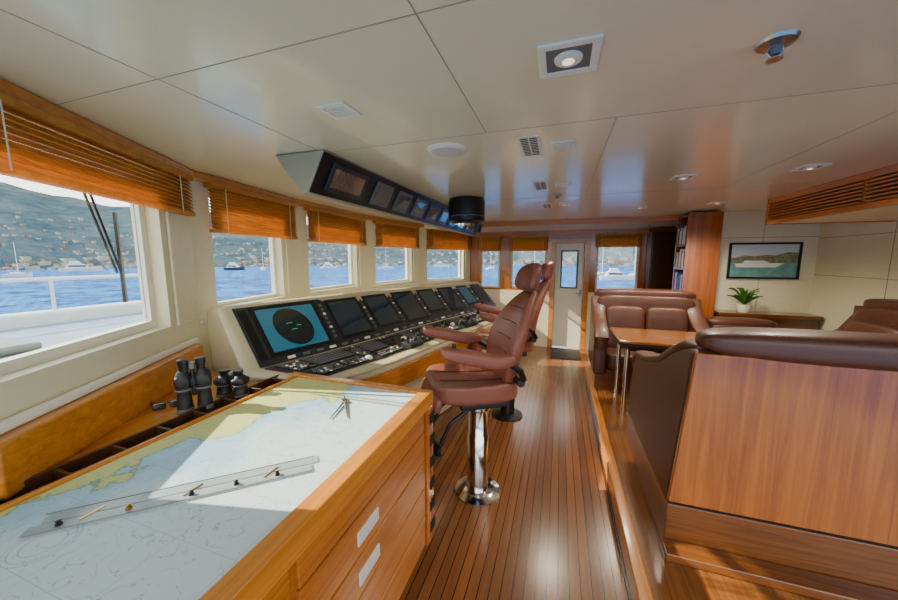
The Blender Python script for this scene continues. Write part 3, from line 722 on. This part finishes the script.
# ---------------------------------------------------------------- ceiling fittings
def sqlight(x,y,r,label,lamp=True):
    t=thing('ceiling_spotlight' if lamp else 'ceiling_vent',label,'ceiling light' if lamp else 'vent',(x,y,CZ),local=True)
    z=-.008
    M().box(-r,r,-r,-r*.72,z,0).box(-r,r,r*.72,r,z,0).box(-r,-r*.72,-r*.72,r*.72,z,0).box(r*.72,r,-r*.72,r*.72,z,0).obj('frame',WHITE,t,bevel=.002)
    if lamp:
        M().box(-r*.72,r*.72,-r*.72,r*.72,-.003,-.0005).obj('recess_plate',GRY,t)
        M().lathe((0,0,-.012),[(r*.30,0),(r*.45,.004),(r*.48,.011)],24).obj('lamp_ring',WHITE,t,smooth=True)
        M().lathe((0,0,-.0135),[(r*.20,0),(r*.20,.002)],20).obj('lens',LAMP,t)
    else:
        m=M()
        k=-r*.66
        while k<r*.62: m.box(-r*.72,r*.72,k,k+r*.12,-.006,-.001); k+=r*.24
        m.obj('louvres',WHITE,t); M().box(-r*.72,r*.72,-r*.72,r*.72,-.0012,-.0004).obj('recess_plate',GRY,t)
    return t
sqlight(0,1.10,.085,'square white ceiling spotlight with round lens')
sqlight(-.85,1.18,.062,'small square white ceiling grille',False)
sqlight(-.01,1.88,.06,'small square white ceiling grille',False)
sqlight(0,2.85,.06,'small square white ceiling grille',False)
sqlight(.82,2.88,.07,'small square white ceiling light')
sqlight(1.5,2.83,.07,'small square white ceiling light')
sqlight(1.55,4.3,.07,'small square white ceiling light')
sqlight(.85,4.4,.07,'small square white ceiling light')
sqlight(0.02,3.9,.06,'small square white ceiling light')
for (x,y,l) in ((-.17,1.86,.16),(-.17,2.85,.16),(-.16,3.95,.16)):
    t=thing('ceiling_grille','narrow cream slotted air grille in the ceiling','vent',(x,y,CZ),local=True)
    M().box(-.055,.055,-l,l,-.005,0).obj('frame',WHITE,t,bevel=.002)
    m=M(); k=-l+.02
    while k<l-.02:
        m.box(-.04,-.004,k,k+.012,-.0058,-.0045).box(.004,.04,k,k+.012,-.0058,-.0045); k+=.026
    m.obj('slots',DARK,t)  # raised dark strips, painted shade in place of cut slots
t=thing('ceiling_speaker','round cream ceiling speaker','speaker',(-.6,1.77,CZ),local=True)
M().lathe((0,0,-.012),[(.085,0),(.105,.004),(.112,.012)],40).obj('rim',WHITE,t,smooth=True)
M().lathe((0,0,-.014),[(.084,0),(.085,.003)],40).obj('mesh_grille',STEEL,t)
def sprk(x,y,s_,label):
    t=thing('ceiling_sprinkler',label,'sprinkler',(x,y,CZ),local=True)
    M().lathe((0,0,-.012*s_),[(.028*s_,0),(.040*s_,.004*s_),(.044*s_,.012*s_)],28).obj('rose',DCH,t,smooth=True)
    M().lathe((0,0,-.032*s_),[(.010*s_,0),(.014*s_,.01*s_),(.012*s_,.022*s_)],20).obj('nozzle',GRY,t,smooth=True)
    for k in (-1,1): M().tube([(k*.012*s_,0,-.012*s_),(k*.018*s_,0,-.026*s_),(k*.006*s_,0,-.042*s_)],.0022*s_,6).obj('frame_arm',DCH,t,smooth=True)
    M().lathe((0,0,-.045*s_),[(.017*s_,0),(.017*s_,.003*s_)],20).obj('deflector',DCH,t,smooth=True)
sprk(.53,1.2,1.05,'chrome fire sprinkler head on the cream ceiling')
sprk(-.05,3.3,.9,'small chrome ceiling sprinkler')

# ---------------------------------------------------------------- outside world
o=M().add([(-1500,-900,-6),(900,-900,-6),(900,1500,-6),(-1500,1500,-6)],[(0,1,2,3)]).obj('sea',SEA); o['kind']='stuff'; single(o,'bright blue rippled sea outside the windows','sea')
m=M(); NA=160; NR=12; vs=[];
for i in range(NA+1):
    a=math.radians(-40+ 250*i/NA)
    ca,sa=-math.cos(a-math.radians(30)),math.sin(a-math.radians(30))
    hh=84+10*math.sin(i*.13+1)+7*math.sin(i*.37+1)+3*math.sin(i*.9)+1.5*math.sin(i*2.1)
    for j in range(NR+1):
        u=j/NR; d=350+u*300
        h=-6.5+hh*(u**.8)*(1+.04*math.sin(i*1.3+j*2))
        vs.append((d*ca,d*sa,h))
fs=[(i*(NR+1)+j,(i+1)*(NR+1)+j,(i+1)*(NR+1)+j+1,i*(NR+1)+j+1) for i in range(NA) for j in range(NR)]
m.add(vs,fs); hl=m.obj('hillside',HILL,smooth=True); hl['kind']='stuff'; single(hl,'hazy green-grey coastal hillside beyond the water','hill')
m=M()
for k in range(2600):
    i=random.randrange(NA); j=random.choice((0,0,0,0,0,0,1,1,1,2,2,3,4,5)); p=Vector(vs[i*(NR+1)+j]).lerp(Vector(vs[i*(NR+1)+j+1]),random.random())
    p=p.lerp(Vector(vs[(i+1)*(NR+1)+j]),random.random()*.9)
    a=random.uniform(.8,3.0) if j==0 else random.uniform(.5,1.6);h=random.uniform(.4,1.8); m.cur=random.choice((0,0,0,1,2)); m.box(p.x-a,p.x+a,p.y-a,p.y+a,p.z-2,p.z+h)
o=m.obj('town_buildings',[plain('bld1',rgb(146,142,134),.8,var=.05),plain('bld2',rgb(126,114,100),.8,var=.05),plain('bld3',rgb(108,90,82),.8,var=.05)]); o['kind']='stuff'; single(o,'pale waterfront houses scattered over the hillside','building')
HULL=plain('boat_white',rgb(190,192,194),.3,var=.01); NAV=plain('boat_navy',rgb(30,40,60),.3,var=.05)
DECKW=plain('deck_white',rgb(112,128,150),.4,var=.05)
def boat(d,u_ratio,s_,rot,sail,nav=False):
    y=d/math.sqrt(1+u_ratio**2); x=u_ratio*y
    t=thing('sailboat' if sail else 'motor_yacht','white sailing boat moored on the blue water' if sail else 'white motor yacht moored on the blue water','boat',(x,y,-6),rot=rot,local=True)
    t.scale=(s_,)*3
    m=M(); st=[(-5,1.2,1.3),(-2,1.6,1.3),(2,1.5,1.45),(4,.8,1.7),(5.4,.03,1.95)]
    vs_=[];
    for X_,w_,h_ in st: vs_+=[(X_,-w_,h_),(X_,-w_*.75,-.2),(X_,w_*.75,-.2),(X_,w_,h_)]
    fs_=[]
    for i in range(4):
        for k in range(4): fs_.append((i*4+k,i*4+(k+1)%4,(i+1)*4+(k+1)%4,(i+1)*4+k))
    fs_+= [(0,1,2,3),(16,17,18,19)]
    m.add(vs_,fs_); m.obj('hull',NAV if nav else HULL,t)
    if sail:
        M().box(-2,2,-.9,.9,1.3,1.9).obj('cabin',HULL,t,bevel=.15)
        M().cyl((.3,0,1.5),(.3,0,14),.12,.07,8).cyl((.3,0,2.8),(-4,0,2.8),.1,seg=8).obj('mast',STEEL,t)
        M().box(-4,.2,-.15,.15,2.85,3.15).obj('furled_sail',NAV,t,bevel=.08)
    else:
        M().hexa([(-3.5,-1.2,1.3),(2.2,-1,1.3),(2.2,1,1.3),(-3.5,1.2,1.3),(-3,-1,2.7),(1,-.8,2.7),(1,.8,2.7),(-3,1,2.7)]).obj('cabin',HULL,t)
        M().hexa([(-2.5,-1,2.7),(.6,-.8,2.7),(.6,.8,2.7),(-2.5,1,2.7),(-2.2,-.8,3.8),(-.2,-.6,3.8),(-.2,.6,3.8),(-2.2,.8,3.8)]).obj('flybridge',HULL,t)
        M().box(-2.8,1.3,-1.15,1.15,1.8,2.3).obj('cabin_windows',SCRD,t)
boat(220,-2.9,1.0,.4,True); boat(280,-2.3,1.6,1.2,False); boat(250,-1.25,1.3,.2,False,True); boat(240,-1.1,1.0,2.5,True)
boat(260,-.79,1.2,.1,False); boat(240,-.56,1.0,.6,True); boat(280,-.36,1.3,.2,False); boat(220,-.2,1.0,1.3,True)
boat(150,.11,1.0,.5,True); boat(130,.15,1.1,.1,False); boat(140,.19,1.0,.9,True); boat(250,-.07,1.2,2.0,True)
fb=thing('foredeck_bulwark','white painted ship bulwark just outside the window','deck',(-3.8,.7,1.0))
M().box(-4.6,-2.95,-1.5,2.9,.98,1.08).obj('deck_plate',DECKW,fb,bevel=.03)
M().box(-4.75,-4.55,-1.5,2.9,.95,1.20).obj('bulwark_cap',HULL,fb,bevel=.03)
M().box(-3.9,-3.3,.2,1.2,1.081,1.14).obj('deck_hatch',GRY,fb,bevel=.02)
rl_=thing('deck_rail','slim white guard rail on the bulwark outside the window','rail',(-4.65,.7,1.20))
M().cyl((-4.65,-1.4,1.50),(-4.65,2.8,1.50),.02,seg=10).obj('handrail',HULL,rl_,smooth=True)
for k in range(5): M().cyl((-4.65,-1.2+k,1.201),(-4.65,-1.2+k,1.50),.015,seg=8).obj('post',HULL,rl_,smooth=True)
T,L=facetT(V[0],V[1])
wp=thing('window_wiper','black double-arm wiper outside the window','wiper',tuple(T(.9,.2,1.9)))
M(T).cyl((.80,.20,2.15),(.98,.19,1.62),.006,seg=8).obj('arm',BLK,wp)
M(T).cyl((.84,.20,2.15),(1.01,.19,1.62),.006,seg=8).obj('arm',BLK,wp)
M(T).box(.99,1.005,.17,.185,1.45,1.95).obj('blade',BLK,wp)

# ---------------------------------------------------------------- light
def sun(dirv,e,col,ang):
    l=bpy.data.lights.new('sun','SUN'); l.energy=e; l.color=col; l.angle=math.radians(ang)
    o=bpy.data.objects.new('sun',l); COL.objects.link(o)
    o.rotation_euler=Vector(dirv).to_track_quat('-Z','Y').to_euler(); return o
sun((1,.22,-.61),17.0,(1,.90,.70),.5)
w=bpy.data.worlds.new('world'); bpy.context.scene.world=w; w.use_nodes=True
nt=w.node_tree; bg=nt.nodes['Background']
tc=nt.nodes.new('ShaderNodeTexCoord'); sp=nt.nodes.new('ShaderNodeSeparateXYZ'); rp=nt.nodes.new('ShaderNodeValToRGB')
nt.links.new(tc.outputs['Generated'],sp.inputs[0]); nt.links.new(sp.outputs['Z'],rp.inputs['Fac'])
rp.color_ramp.elements[0].position=0; rp.color_ramp.elements[0].color=(1,.98,.88,1)
rp.color_ramp.elements[1].position=.8; rp.color_ramp.elements[1].color=(.62,.80,.92,1)
nt.links.new(rp.outputs['Color'],bg.inputs['Color']); bg.inputs['Strength'].default_value=4.3
for (x,y,e) in ((0,1.10,8),(.82,2.88,70),(1.5,2.83,70),(1.55,4.3,70),(.85,4.4,70),(0.02,3.9,60)):  # spots at the ceiling fittings, added as interior fill light
    l=bpy.data.lights.new('spot','SPOT'); l.energy=e; l.color=(1,.90,.70); l.spot_size=math.radians(150); l.spot_blend=.9; l.shadow_soft_size=.08
    o=bpy.data.objects.new('spot',l); COL.objects.link(o); o.location=(x,y,CZ-.1)

# ---------------------------------------------------------------- camera
f=330.0; H=1.7
p=math.atan(42/f); yaw=math.atan(111*math.cos(p)/f)
cd=bpy.data.cameras.new('camera'); cd.sensor_width=36; cd.lens=f/898*36; cd.clip_end=5000; cd.clip_start=.02
co=bpy.data.objects.new('camera',cd); COL.objects.link(co)
co.location=(0,0,H); co.rotation_euler=(math.pi/2-p,0,yaw); bpy.context.scene.camera=co
strip_org()
